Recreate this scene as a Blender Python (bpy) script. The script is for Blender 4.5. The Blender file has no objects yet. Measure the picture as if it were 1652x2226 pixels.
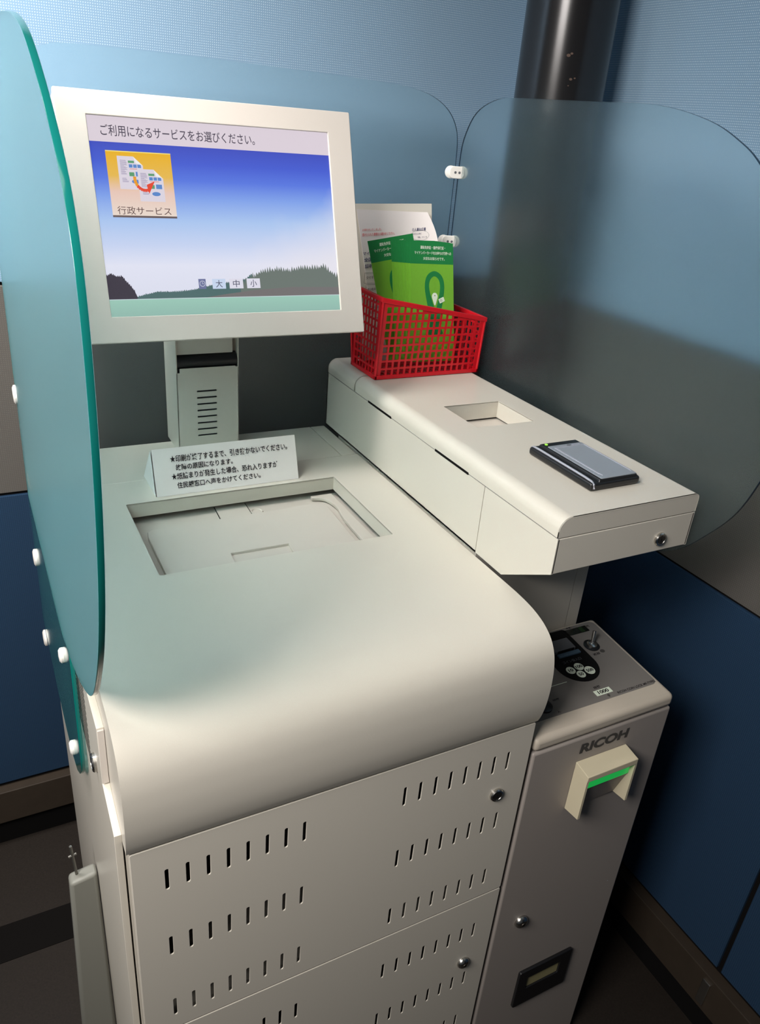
import bpy, bmesh, math, random
from mathutils import Matrix, Vector
random.seed(4)
SC = bpy.context.scene
COL = SC.collection

# ------------------------------------------------------------------ camera
F_PX = 1693.07
cam_d = bpy.data.cameras.new('camera')
cam = bpy.data.objects.new('camera', cam_d)
COL.objects.link(cam)
RX = Vector((0.88684586, -0.45541539, 0.07811047))
RY = Vector((-0.14359708, -0.43231646, -0.89021478))
RZ = Vector((0.43918595, 0.77826686, -0.44879438))
CP = Vector((-0.07393789, -0.61370917, 0.722854))
m = Matrix.Identity(4)
for i in range(3):
    m[i][0], m[i][1], m[i][2], m[i][3] = RX[i], -RY[i], -RZ[i], CP[i]
cam.matrix_world = m
cam_d.sensor_fit = 'HORIZONTAL'
cam_d.sensor_width = 36.0
cam_d.lens = F_PX / 1652.0 * 36.0
cam_d.clip_start = 0.01
SC.camera = cam

# ------------------------------------------------------------------ light
def lin(c):
    c /= 255.0
    return c / 12.92 if c <= 0.04045 else ((c + 0.055) / 1.055) ** 2.4
def rgb(r, g, b):
    return (lin(r), lin(g), lin(b), 1.0)

w = bpy.data.worlds.new('world')
SC.world = w
w.use_nodes = True
w.node_tree.nodes['Background'].inputs[0].default_value = (0.55, 0.62, 0.70, 1)
w.node_tree.nodes['Background'].inputs[1].default_value = 0.075
SC.view_settings.view_transform = 'Standard'
SC.view_settings.look = 'None'
SC.view_settings.exposure = 0.0
SC.view_settings.gamma = 1.0
SC.view_settings.use_curve_mapping = False

def area(name, loc, target, sx, sy, power, color, spread=180):
    d = bpy.data.lights.new(name, 'AREA')
    d.shape = 'RECTANGLE'
    d.size, d.size_y, d.energy, d.color = sx, sy, power, color
    d.spread = math.radians(spread)      # beam width, narrowed to keep light off the right wall
    o = bpy.data.objects.new(name, d)
    COL.objects.link(o)
    o.location = loc
    o.rotation_euler = (Vector(target) - Vector(loc)).to_track_quat('-Z', 'Y').to_euler()
    return o
area('side_window', (-1.0, -0.60, 1.36), (0.12, 0.35, 0.22), 0.7, 0.6, 19.0, (1.0, 0.955, 0.91), 105)
area('ceiling_lamp_wash', (-0.40, 0.60, 1.48), (-0.18, 0.90, 0.75), 0.7, 0.22, 14.0, (1.0, 0.96, 0.93), 110)
area('ceiling_lamp_front', (-0.40, -0.15, 1.85), (0.2, 0.3, 0.2), 0.8, 0.8, 7.0, (1.0, 0.94, 0.85))

# ------------------------------------------------------------------ materials
MATS = {}
def mat(name, color, rough=0.5, metallic=0.0, spec=0.5, emit=None, estr=1.0, coat=0.0):
    if name in MATS:
        return MATS[name]
    M = bpy.data.materials.new(name)
    M.use_nodes = True
    b = M.node_tree.nodes['Principled BSDF']
    b.inputs['Base Color'].default_value = color
    b.inputs['Roughness'].default_value = rough
    b.inputs['Metallic'].default_value = metallic
    b.inputs['Specular IOR Level'].default_value = spec
    b.inputs['Coat Weight'].default_value = coat
    if emit:
        b.inputs['Emission Color'].default_value = emit
        b.inputs['Emission Strength'].default_value = estr
    MATS[name] = M
    return M

def speckle(M, scale, amount, bump=0.0, dist=0.001):
    """fine tonal grain and bump on a painted or moulded surface"""
    nt = M.node_tree
    b = nt.nodes['Principled BSDF']
    tc = nt.nodes.new('ShaderNodeTexCoord')
    n = nt.nodes.new('ShaderNodeTexNoise')
    n.inputs['Scale'].default_value = scale
    n.inputs['Detail'].default_value = 3
    nt.links.new(tc.outputs['Object'], n.inputs['Vector'])
    base = b.inputs['Base Color'].default_value[:]
    mx = nt.nodes.new('ShaderNodeMix')
    mx.data_type = 'RGBA'
    mx.inputs[6].default_value = tuple(c * (1 - amount) for c in base[:3]) + (1,)
    mx.inputs[7].default_value = tuple(min(1, c * (1 + amount)) for c in base[:3]) + (1,)
    nt.links.new(n.outputs['Fac'], mx.inputs[0])
    nt.links.new(mx.outputs[2], b.inputs['Base Color'])
    if bump:
        bp = nt.nodes.new('ShaderNodeBump')
        bp.inputs['Strength'].default_value = bump
        bp.inputs['Distance'].default_value = dist
        nt.links.new(n.outputs['Fac'], bp.inputs['Height'])
        nt.links.new(bp.outputs['Normal'], b.inputs['Normal'])
    return M

WHITE = speckle(mat('painted_steel', rgb(203, 197, 185), 0.30, 0, 0.5), 900, 0.03, 0.05, 0.0003)
MONW = speckle(mat('monitor_plastic', rgb(200, 192, 184), 0.45, 0, 0.4), 900, 0.02)
COINW = speckle(mat('coin_machine_steel', rgb(150, 142, 136), 0.45, 0, 0.4), 1200, 0.05, 0.08, 0.0003)
COINCAP = speckle(mat('coin_machine_plastic', rgb(184, 174, 160), 0.42, 0, 0.4), 1200, 0.04, 0.05, 0.0003)
PRINTER = speckle(mat('printer_plastic', rgb(196, 188, 178), 0.6, 0, 0.3), 1500, 0.03, 0.1, 0.0002)
BEIGE = mat('beige_plastic', rgb(196, 186, 160), 0.5)
BLACK = mat('black_plastic', rgb(22, 22, 24), 0.35)
VOID = mat('dark_gap', rgb(16, 15, 15), 0.9, 0, 0.1)
CHROME = mat('chrome', rgb(205, 202, 196), 0.24, 1.0)
DARKMETAL = mat('lock_core', rgb(110, 106, 100), 0.4, 1.0)
SILVER = speckle(mat('silver_plastic', rgb(158, 164, 172), 0.42, 0.35, 0.5), 1500, 0.05)
SILVERB = mat('silver_trim', rgb(196, 196, 206), 0.3, 0.5)
RED = mat('red_plastic', rgb(200, 16, 30), 0.38)
PAPER = mat('white_paper', rgb(228, 220, 218), 0.8, 0, 0.2)
PAPERB = mat('cream_paper', rgb(214, 208, 196), 0.8, 0, 0.2)
CARD = mat('sign_card', rgb(232, 226, 222), 0.75, 0, 0.2)
INK = mat('black_ink', rgb(34, 30, 34), 0.8, 0, 0.1)
INKB = mat('navy_ink', rgb(38, 44, 92), 0.8, 0, 0.1)
INKR = mat('red_ink', rgb(206, 58, 66), 0.8, 0, 0.1)
INKG = mat('grey_ink', rgb(70, 68, 66), 0.8, 0, 0.1)
INKK = mat('matte_black_print', rgb(14, 14, 15), 0.7, 0, 0.15)
WINK = mat('white_ink', rgb(222, 232, 214), 0.8, 0, 0.1)
GREEN = speckle(mat('leaf_green_print', rgb(112, 172, 50), 0.6, 0, 0.3), 200, 0.05)
DGREEN = mat('dark_green_print', rgb(28, 122, 62), 0.6, 0, 0.3)
PANEL = speckle(mat('control_panel_grey', rgb(116, 112, 108), 0.55, 0, 0.2), 1500, 0.06)
CAPW = mat('white_nylon', rgb(226, 222, 216), 0.45)
POLE = mat('black_steel_paint', rgb(34, 33, 34), 0.22, 0.3, 0.7)
LED = mat('green_led', (0, 0.02, 0, 1), 0.3, emit=(0.01, 0.30, 0.05, 1), estr=1.0)
LEDD = mat('reader_led', rgb(150, 220, 60), 0.4, emit=(0.3, 0.8, 0.1, 1), estr=0.6)
DISP = mat('segment_display', rgb(14, 18, 14), 0.25)
DISPG = mat('segment_green', rgb(24, 46, 18), 0.3)
BLUEPL = mat('blue_grey_plastic', rgb(70, 92, 110), 0.35)
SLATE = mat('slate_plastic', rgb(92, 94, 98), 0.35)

def glass_mat(name, color, rough, diff, facing):
    """etched (frosted) tinted pane: rough transmission over a thin milky layer"""
    M = bpy.data.materials.new(name)
    M.use_nodes = True
    nt = M.node_tree
    b = nt.nodes['Principled BSDF']
    b.inputs['Base Color'].default_value = color
    b.inputs['Roughness'].default_value = rough
    b.inputs['Transmission Weight'].default_value = 1.0
    b.inputs['IOR'].default_value = 1.25
    b.inputs['Specular IOR Level'].default_value = 0.3
    t = nt.nodes.new('ShaderNodeBsdfTranslucent')
    d = nt.nodes.new('ShaderNodeBsdfDiffuse')
    t.inputs[0].default_value = facing
    d.inputs[0].default_value = facing
    a = nt.nodes.new('ShaderNodeMixShader')
    a.inputs[0].default_value = 0.5
    nt.links.new(t.outputs[0], a.inputs[1])
    nt.links.new(d.outputs[0], a.inputs[2])
    mx = nt.nodes.new('ShaderNodeMixShader')
    mx.inputs[0].default_value = diff
    nt.links.new(b.outputs[0], mx.inputs[1])
    nt.links.new(a.outputs[0], mx.inputs[2])
    nt.links.new(mx.outputs[0], nt.nodes['Material Output'].inputs[0])
    return M
FROST = glass_mat('frosted_glass', (0.88, 0.97, 0.98, 1), 0.24, 0.03, (0.50, 0.70, 0.74, 1))
FROSTL = glass_mat('frosted_glass_teal', (0.66, 0.92, 0.94, 1), 0.33, 0.15, (0.28, 0.62, 0.70, 1))
CLEARL = glass_mat('teal_glass', (0.45, 0.85, 0.85, 1), 0.08, 0.06, (0.10, 0.45, 0.45, 1))
EDGE = mat('polished_glass_edge', rgb(14, 112, 106), 0.15, 0, 0.6)
EDGEB = mat('glass_edge_pale', rgb(26, 54, 78), 0.2, 0, 0.6)

def fabric(name, base, dot):
    """woven acoustic fabric: a fine diagonal grid of paler threads"""
    M = bpy.data.materials.new(name)
    M.use_nodes = True
    nt = M.node_tree
    b = nt.nodes['Principled BSDF']
    b.inputs['Roughness'].default_value = 0.9
    b.inputs['Specular IOR Level'].default_value = 0.15
    tc = nt.nodes.new('ShaderNodeTexCoord')
    sp = nt.nodes.new('ShaderNodeSeparateXYZ')
    nt.links.new(tc.outputs['Object'], sp.inputs[0])
    def mth(op, a, c=None):
        n = nt.nodes.new('ShaderNodeMath')
        n.operation = op
        for i, q in enumerate((a, c)):
            if q is None:
                continue
            if isinstance(q, (int, float)):
                n.inputs[i].default_value = q
            else:
                nt.links.new(q, n.inputs[i])
        return n.outputs[0]
    h = mth('ADD', sp.outputs[0], sp.outputs[1])
    k = 2 * math.pi / 0.0075
    s1 = mth('SINE', mth('MULTIPLY', mth('ADD', h, sp.outputs[2]), k))
    s2 = mth('SINE', mth('MULTIPLY', mth('SUBTRACT', h, sp.outputs[2]), k))
    p = mth('MULTIPLY', s1, s2)
    p = mth('MAXIMUM', mth('MULTIPLY', mth('SUBTRACT', p, 0.35), 1.6), 0.0)
    no = nt.nodes.new('ShaderNodeTexNoise')
    no.inputs['Scale'].default_value = 420
    nt.links.new(tc.outputs['Object'], no.inputs['Vector'])
    p = mth('MULTIPLY', p, mth('ADD', no.outputs['Fac'], 0.35))
    mx = nt.nodes.new('ShaderNodeMix')
    mx.data_type = 'RGBA'
    mx.inputs[6].default_value = base
    mx.inputs[7].default_value = dot
    nt.links.new(p, mx.inputs[0])
    nt.links.new(mx.outputs[2], b.inputs['Base Color'])
    bp = nt.nodes.new('ShaderNodeBump')
    bp.inputs['Strength'].default_value = 0.25
    bp.inputs['Distance'].default_value = 0.0006
    nt.links.new(p, bp.inputs['Height'])
    nt.links.new(bp.outputs['Normal'], b.inputs['Normal'])
    return M
FAB_UP = fabric('light_blue_fabric', rgb(120, 148, 172), rgb(190, 206, 218))
FAB_MID = fabric('grey_fabric', rgb(88, 85, 81), rgb(106, 102, 97))
FAB_LOW = fabric('dark_blue_fabric', rgb(32, 54, 78), rgb(46, 70, 96))

# ------------------------------------------------------------------ helpers
class MB:
    def __init__(s):
        s.v, s.f, s.mi, s.flat = [], [], [], set()
    def add(s, vs, fs, M=None, mi=0):
        n = len(s.v)
        s.v += [(M @ Vector(p)) if M is not None else Vector(p) for p in vs]
        s.f += [tuple(i + n for i in f) for f in fs]
        s.mi += [mi] * len(fs)
        return s
    def bm(s, b, M=None, mi=0):
        b.verts.index_update()
        s.add([v.co.copy() for v in b.verts], [[v.index for v in f.verts] for f in b.faces], M, mi)
        b.free()
        return s
    def hexa(s, c, bev=0.0, seg=3, M=None, mi=0):
        """box with 8 free corners: 4 lower (ccw from above) then 4 upper"""
        b = bmesh.new()
        vs = [b.verts.new(p) for p in c]
        for f in ((3, 2, 1, 0), (4, 5, 6, 7), (0, 1, 5, 4), (1, 2, 6, 5), (2, 3, 7, 6), (3, 0, 4, 7)):
            b.faces.new([vs[i] for i in f])
        b.normal_update()
        ns = [f.normal.copy() for f in b.faces]
        k = len(s.f)
        if bev:
            bmesh.ops.bevel(b, geom=b.edges[:], offset=bev, segments=seg, affect='EDGES', profile=0.5)
        b.normal_update()
        for i, f in enumerate(b.faces):
            if any(f.normal.dot(q) > .9996 for q in ns):
                s.flat.add(k + i)
        return s.bm(b, M, mi)
    def box(s, lo, hi, bev=0.0, seg=2, M=None, mi=0):
        (a, b_, c), (d, e, f) = lo, hi
        return s.hexa([(a, b_, c), (d, b_, c), (d, e, c), (a, e, c), (a, b_, f), (d, b_, f), (d, e, f), (a, e, f)], bev, seg, M, mi)
    def lathe(s, prof, M, n=32, mi=0):
        """profile (r, z) revolved about local z"""
        vs, fs = [], []
        for r, z in prof:
            for k in range(n):
                a = 2 * math.pi * k / n
                vs.append((r * math.cos(a), r * math.sin(a), z))
        for j in range(len(prof) - 1):
            for k in range(n):
                fs.append((j * n + k, j * n + (k + 1) % n, (j + 1) * n + (k + 1) % n, (j + 1) * n + k))
        fs.append(tuple(reversed(range(n))))
        fs.append(tuple((len(prof) - 1) * n + k for k in range(n)))
        return s.add(vs, fs, M, mi)
    def tube(s, pts, r, n=10, mi=0):
        pts = [Vector(p) for p in pts]
        vs, fs = [], []
        up = Vector((0.12, 0.31, 0.94))
        for i, p in enumerate(pts):
            t = (pts[min(i + 1, len(pts) - 1)] - pts[max(i - 1, 0)]).normalized()
            a = t.cross(up).normalized()
            b = t.cross(a)
            for k in range(n):
                an = 2 * math.pi * k / n
                vs.append(p + r * (math.cos(an) * a + math.sin(an) * b))
        for i in range(len(pts) - 1):
            for k in range(n):
                fs.append((i * n + k, i * n + (k + 1) % n, (i + 1) * n + (k + 1) % n, (i + 1) * n + k))
        fs.append(tuple(reversed(range(n))))
        fs.append(tuple((len(pts) - 1) * n + k for k in range(n)))
        return s.add(vs, fs, None, mi)
    def prism(s, poly, a, b, axis='x', mi=0):
        """closed polygon extruded between a and b along an axis; x: (y,z)  y: (x,z)"""
        n = len(poly)
        s.flat |= {len(s.f), len(s.f) + 1}
        P = (lambda t, p: (t, p[0], p[1])) if axis == 'x' else (lambda t, p: (p[0], t, p[1]))
        vs = [P(a, p) for p in poly] + [P(b, p) for p in poly]
        fs = [tuple(range(n)), tuple(range(2 * n - 1, n - 1, -1))]
        fs += [(i, i + n, (i + 1) % n + n, (i + 1) % n) for i in range(n)]
        return s.add(vs, fs, None, mi)
    def shell(s, line, a, b, axis='x', mi=0):
        n = len(line)
        P = (lambda t, p: (t, p[0], p[1])) if axis == 'x' else (lambda t, p: (p[0], t, p[1]))
        vs = [P(a, p) for p in line] + [P(b, p) for p in line]
        return s.add(vs, [(i, i + 1, i + 1 + n, i + n) for i in range(n - 1)], None, mi)
    def sheet(s, outline, holes, thick, M, bev=0.0, mi=0, mi_edge=None):
        """flat plate with real holes; local xy outline, outer face at z = 0, body behind it"""
        cu = bpy.data.curves.new('t', 'CURVE')
        cu.dimensions = '2D'
        cu.fill_mode = 'BOTH'
        cu.extrude = thick / 2
        if bev:
            cu.extrude = thick / 2 - bev
            cu.bevel_depth = bev
            cu.bevel_resolution = 2
            cu.offset = -bev
        for poly in [outline] + list(holes):
            sp = cu.splines.new('POLY')
            sp.points.add(len(poly) - 1)
            for q, p in zip(sp.points, poly):
                q.co = (p[0], p[1], 0, 1)
            sp.use_cyclic_u = True
        o = bpy.data.objects.new('t', cu)
        COL.objects.link(o)
        dg = bpy.context.evaluated_depsgraph_get()
        me = o.evaluated_get(dg).to_mesh()
        b = bmesh.new()
        b.from_mesh(me)
        bmesh.ops.remove_doubles(b, verts=b.verts[:], dist=1e-6)
        o.evaluated_get(dg).to_mesh_clear()
        bpy.data.objects.remove(o)
        bpy.data.curves.remove(cu)
        b.normal_update()
        b.verts.index_update()
        vs = [(v.co.x, v.co.y, v.co.z - thick / 2) for v in b.verts]
        k = len(s.f)
        for i, f in enumerate(b.faces):
            if abs(f.normal.z) > 0.999:
                s.flat.add(k + i)
        s.add(vs, [[v.index for v in f.verts] for f in b.faces], M, mi)
        if mi_edge is not None:
            for i, f in enumerate(b.faces):
                if abs(f.normal.z) < 0.6:
                    s.mi[k + i] = mi_edge
        b.free()
        return s
    def build(s, name, mats, parent=None, ang=32, local=False):
        me = bpy.data.meshes.new(name)
        me.from_pydata([tuple(p) for p in s.v], [], s.f)
        for q in (mats if isinstance(mats, (list, tuple)) else [mats]):
            me.materials.append(q)
        for k, (p, i) in enumerate(zip(me.polygons, s.mi)):
            p.material_index = i
            p.use_smooth = k not in s.flat
        b = bmesh.new()
        b.from_mesh(me)
        bmesh.ops.recalc_face_normals(b, faces=b.faces[:])
        b.to_mesh(me)
        b.free()
        for k in s.flat:
            me.polygons[k].use_smooth = False
        o = bpy.data.objects.new(name, me)
        COL.objects.link(o)
        es = o.modifiers.new('edge_split', 'EDGE_SPLIT')
        es.split_angle = math.radians(ang)
        es.use_edge_sharp = False
        if parent:
            o.parent = parent
            if not local:
                o.matrix_parent_inverse = wm(parent).inverted()
        return o

def wm(o):
    M = Matrix.LocRotScale(o.location, o.rotation_euler, o.scale)
    return (wm(o.parent) @ o.matrix_parent_inverse @ M) if o.parent else M

def frame(o, u, v):
    u, v = Vector(u).normalized(), Vector(v)
    n = u.cross(v).normalized()
    v = n.cross(u)
    M = Matrix.Identity(4)
    for i in range(3):
        M[i][0], M[i][1], M[i][2], M[i][3] = u[i], v[i], n[i], o[i]
    return M
def FRONT(y):
    return frame((0, y, 0), (1, 0, 0), (0, 0, 1))
def TOP(z):
    return frame((0, 0, z), (1, 0, 0), (0, 1, 0))
def LEFT(x):            # local u = -y
    return frame((x, 0, 0), (0, -1, 0), (0, 0, 1))

def tag(o, label=None, cat=None, group=None, kind=None):
    if label: o['label'] = label
    if cat: o['category'] = cat
    if group: o['group'] = group
    if kind: o['kind'] = kind
    return o
def thing(name, loc, label, cat, group=None, M=None):
    o = bpy.data.objects.new(name, None)
    o.empty_display_size = 0.05
    COL.objects.link(o)
    if M is not None:
        o.location, q, _ = M.decompose()
        o.rotation_euler = q.to_euler()
    else:
        o.location = loc
    return tag(o, label, cat, group)

def rect(x0, y0, x1, y1, r=0.0, n=5):
    if r <= 0:
        return [(x0, y0), (x1, y0), (x1, y1), (x0, y1)]
    out = []
    for cx, cy, a0 in ((x1 - r, y0 + r, -90), (x1 - r, y1 - r, 0), (x0 + r, y1 - r, 90), (x0 + r, y0 + r, 180)):
        for k in range(n + 1):
            a = math.radians(a0 + 90 * k / n)
            out.append((cx + r * math.cos(a), cy + r * math.sin(a)))
    return out
def circle(cx, cy, r, n=28, ry=None):
    return [(cx + r * math.cos(2 * math.pi * k / n), cy + (ry or r) * math.sin(2 * math.pi * k / n)) for k in range(n)]
def smooth_closed(pts, sub=4):
    out = []
    n = len(pts)
    for i in range(n):
        p0, p1, p2, p3 = (Vector(pts[(i + k) % n]) for k in (-1, 0, 1, 2))
        for k in range(sub):
            t = k / sub
            q = 0.5 * ((2 * p1) + (p2 - p0) * t + (2 * p0 - 5 * p1 + 4 * p2 - p3) * t * t + (3 * p1 - p0 - 3 * p2 + p3) * t ** 3)
            out.append((q.x, q.y))
    return out
def smooth_open(pts, sub=4):
    P = [Vector(p) for p in pts]
    P = [2 * P[0] - P[1]] + P + [2 * P[-1] - P[-2]]
    out = []
    for i in range(1, len(P) - 2):
        p0, p1, p2, p3 = P[i - 1:i + 3]
        for k in range(sub):
            t = k / sub
            q = 0.5 * ((2 * p1) + (p2 - p0) * t + (2 * p0 - 5 * p1 + 4 * p2 - p3) * t * t + (3 * p1 - p0 - 3 * p2 + p3) * t ** 3)
            out.append((q.x, q.y))
    out.append((P[-2].x, P[-2].y))
    return out

def text_geo(body, bold=0.0):
    cu = bpy.data.curves.new('t', 'FONT')
    cu.body = body
    cu.size = 1.0
    cu.offset = bold
    cu.resolution_u = 4
    o = bpy.data.objects.new('t', cu)
    COL.objects.link(o)
    dg = bpy.context.evaluated_depsgraph_get()
    e = o.evaluated_get(dg)
    me = e.to_mesh()
    vs = [v.co.copy() for v in me.vertices]
    fs = [tuple(p.vertices) for p in me.polygons]
    e.to_mesh_clear()
    bpy.data.objects.remove(o)
    bpy.data.curves.remove(cu)
    return vs, fs
def put_text(mb, body, x0, y0, x1, y1, M, bold=0.0, lift=0.0004, mi=0, skew=0.0, aspect=None):
    vs, fs = text_geo(body, bold)
    if not vs:
        return mb
    ax, bx = min(v.x for v in vs), max(v.x for v in vs)
    ay, by = min(v.y for v in vs), max(v.y for v in vs)
    sx, sy = (x1 - x0) / (bx - ax), (y1 - y0) / max(1e-6, by - ay)
    if aspect:
        sy = sx * aspect
    mb.add([(x0 + (v.x - ax) * sx + skew * (v.y - ay) * sy, y0 + (v.y - ay) * sy, lift) for v in vs], fs, M, mi)
    return mb

def lock(parent, M, r, style='cam', name='lock'):
    """key lock: bevelled chrome collar, darker core and a key slit"""
    k = MB()
    if style == 'cam':
        k.lathe([(r, 0), (r, r * .28), (r * .9, r * .42), (r * .72, r * .46), (r * .68, r * .34), (r * .3, r * .34)], M, 36)
        k.lathe([(r * .62, r * .30), (r * .60, r * .42), (r * .5, r * .44), (r * .02, r * .44)], M, 32, 1)
    else:
        k.lathe([(r, 0), (r, r * .2), (r * .92, r * .42), (r * .72, r * .62), (r * .45, r * .72), (r * .02, r * .74)], M, 36)
        k.lathe([(r * .34, r * .70), (r * .33, r * .78), (r * .02, r * .79)], M, 24, 1)
    h = r * (.445 if style == 'cam' else .79)
    k.box((-r * .07, -r * .26, h - r * .05), (r * .07, r * .26, h + r * .012), M=M, mi=2)
    return k.build(name, [CHROME, DARKMETAL, VOID], parent)

# ------------------------------------------------------------------ setting
H = 0.1564
FLOOR = -0.93
BW, RW = 0.95, 1.085           # back wall plane, right wall plane
def floor_mat():
    M = mat('dark_brown_floor', rgb(36, 31, 27), 0.6, 0, 0.2)
    return speckle(M, 260, 0.35, 0.15, 0.0006)
fl = MB().box((-2.6, -2.6, FLOOR - .05), (RW + .1, BW + .1, FLOOR)).build('floor', floor_mat())
tag(fl, kind='structure')
st = MB().box((-2.6, .62, FLOOR), (-.012, .71, FLOOR + .0015)).build('trim_1', mat('dark_floor_strip', rgb(13, 11, 10), 0.8, 0, 0.1))
tag(st, kind='structure')

ZS = [-.75, -.002, .409, 1.35]     # seam heights of the fabric panels
FABS = [FAB_LOW, FAB_MID, FAB_UP]
wb = tag(MB().box((-2.6, BW + .006, FLOOR), (RW + .1, BW + .06, 1.35)).build('wall_back', VOID), kind='structure')
for x0, x1 in ((-2.6, -.92), (-.91, RW - .004)):
    for k in range(3):
        MB().box((x0, BW, ZS[k] + .003), (x1, BW + .012, ZS[k + 1] - .003), .002, 2).build('fabric_panel', FABS[k], wb)
wr = tag(MB().box((RW + .006, -2.6, FLOOR), (RW + .06, BW + .006, 1.35)).build('wall_right', VOID), kind='structure')
for y0, y1 in ((-.098, BW - .004), (-1.15, -.108)):
    for k in range(3):
        MB().box((RW, y0, ZS[k] + .003), (RW + .012, y1, ZS[k + 1] - .003), .002, 2).build('fabric_panel', FABS[k], wr)
SKIRT = speckle(mat('brown_skirting', rgb(54, 46, 38), 0.5, 0, 0.35), 40, 0.15)
tag(MB().box((-2.6, BW - .022, -.85), (RW - .0225, BW + .006, -.756), .002, 2).box((-2.6, BW - .004, FLOOR), (RW - .0225, BW + .006, -.85), 0, 2, None, 1).build('baseboard_back', [SKIRT, VOID]), kind='structure')
tag(MB().box((RW - .022, -2.6, -.85), (RW + .006, BW - .0225, -.756), .002, 2).box((RW - .004, -2.6, FLOOR), (RW + .006, BW - .0225, -.85), 0, 2, None, 1).build('baseboard_right', [SKIRT, VOID]), kind='structure')
cl = MB().box((RW - .026, -.112, -.835), (RW - .022, -.094, -.77), .001, 2).build('seam_clip', CHROME)
tag(cl, 'small shiny clip on the brown skirting below the panel seam', 'clip')

pole = thing('steel_pole', (.95, .675, FLOOR), 'round black painted steel pole rising behind the right frosted glass', 'pole')
MB().lathe([(.08, FLOOR), (.08, 1.6)], Matrix.Translation((.95, .675, 0)), 64).build('shaft', POLE, pole)
for dx, dz, rr in ((0, 0, .0035), (.006, .003, .0025), (.012, -.035, .0028), (.02, -.033, .0018), (.009, -.045, .0012)):
    a = math.radians(236 + dx * 600)
    Mx = frame((.95 + .0802 * math.cos(a), .675 + .0802 * math.sin(a), .845 + dz), (-math.sin(a), math.cos(a), 0), (0, 0, 1))
    MB().sheet(circle(0, 0, rr, 9, rr * .7), [], .0004, Mx).build('paint_chip', mat('chipped_rust', rgb(84, 66, 56), 0.8), pole)

# ------------------------------------------------------------------ glass partitions
# left pane: its plane leans a hair
GN = Vector((1, -.0035, -.0126)).normalized()
def gl(y, z):
    return -.0155 + .0126 * (z - .1) + .0035 * (y - .775)
MG = frame((gl(0, 0), 0, 0), (-.0035, -1, 0), (.0126, 0, 1))
lobe = [(.775, .779), (.218, .779), (.14, .774), (.076, .763), (.025, .745), (-.034, .714), (-.084, .678), (-.112, .637),
        (-.1225, .595), (-.1245, .5527), (-.1225, .5095), (-.1145, .458), (-.0965, .3905), (-.0719, .3317), (-.0452, .2855),
        (-.0101, .2374), (.0187, .208), (.0526, .184), (.1173, .1485), (.176, .1235), (.214, .109), (.30, .082), (.42, .075), (.775, .075)]
lobe2 = smooth_open(lobe[1:-1], 4)
left = thing('glass_partition', (0, .3, .1), 'teal frosted glass wing on the left, its thick green edge facing the viewer', 'partition', 'frosted glass partitions round the kiosk')
MB().sheet([(-.775, .779)] + [(-y, z) for y, z in lobe2] + [(-.775, .075)], [], .0055, MG, .0006, 0, 1).build('frosted_pane', [FROSTL, EDGE], left)
strip = [(.775, .0735), (.31, .0805), (.242, .106), (.239, .09), (.2375, .03), (.2365, -.03), (.235, -.07), (.243, -.098), (.27, -.128), (.31, -.158),
         (.37, -.182), (.45, -.198), (.56, -.205), (.69, -.20), (.775, -.19)]
MB().sheet([(-y, z) for y, z in strip], [], .0055, MG, .0006, 0, 1).build('clear_lower_pane', [CLEARL, EDGE], left)
for y, z in ((.34, .028), (.335, -.136)):
    MB().lathe([(.011, -.0005), (.011, .003), (.008, .0055), (.0005, .0062)],
               frame((gl(y, z), y, z), (0, -1, 0), (0, 0, 1)), 24).build('bolt_cap', CAPW, left)
for z in (.268, -.045, -.225):
    k = MB().lathe([(.016, -.0005), (.016, .003), (.012, .005), (.0005, .0055)], frame((gl(.755, z), .755, z), (0, -1, 0), (0, 0, 1)), 24)
    k.build('clamp', CAPW, left)

YG, XG = .785, .82
back = thing('glass_partition', (.4, YG, .1), 'wide frosted glass partition standing behind the monitor', 'partition', 'frosted glass partitions round the kiosk')
bo = [(-.006, .02), (.8165, .02)] + smooth_open([(.8165, .60), (.8165, .66), (.8120, .711), (.790, .746), (.752, .768), (.704, .7785), (.64, .7825), (.524, .7855),
      (.36, .788), (.22, .7885), (.115, .787), (.0898, .7826), (.05, .771), (.018, .748), (-.001, .715), (-.006, .67)], 5)
MB().sheet(bo, [], .005, FRONT(YG), .0005, 0, 1).build('frosted_pane', [FROST, EDGEB], back)

right = thing('glass_partition', (XG, .4, .1), 'frosted glass wing with round corners right of the card reader', 'partition', 'frosted glass partitions round the kiosk')
ro = smooth_open([(.781, .60), (.781, .66), (.774, .704), (.742, .7476), (.681, .7705), (.6133, .7735), (.5, .7728), (.4154, .7722), (.2922, .7706), (.1976, .7548),
      (.1385, .7322), (.1012, .709), (.05, .663), (.003, .596), (-.031, .523), (-.045, .455), (-.042, .40), (-.0296, .341), (-.0108, .2844), (.0206, .2362),
      (.0648, .186), (.12, .155), (.2, .125), (.3, .105)], 5) + [(.781, .10)]
MB().sheet([(-y, z) for y, z in ro], [], .005, LEFT(XG), .0005, 0, 1).build('frosted_pane', [FROST, EDGEB], right)
for z in (.643, .516):
    Mk = frame((XG - .006, YG - .010, z), (.94, -.34, 0), (0, 0, 1))
    k = MB()
    k.sheet(rect(-.0155, -.011, .0155, .011, .008), [], .005, Mk @ Matrix.Translation((0, 0, .005)), .0015)
    for sx in (-.019, .019):
        k.lathe([(.0115, -.004), (.0115, -.001), (.009, .0005), (.0005, .0008)], Mk @ Matrix.Translation((sx * .62, 0, 0)), 24)
    for sx in (-.004, .004):
        k.lathe([(.0024, .005), (.0024, .0052), (.0004, .0053)], Mk @ Matrix.Translation((sx, 0, 0)), 12, 1)
    k.build('corner_clamp', [CAPW, SLATE], right)

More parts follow.
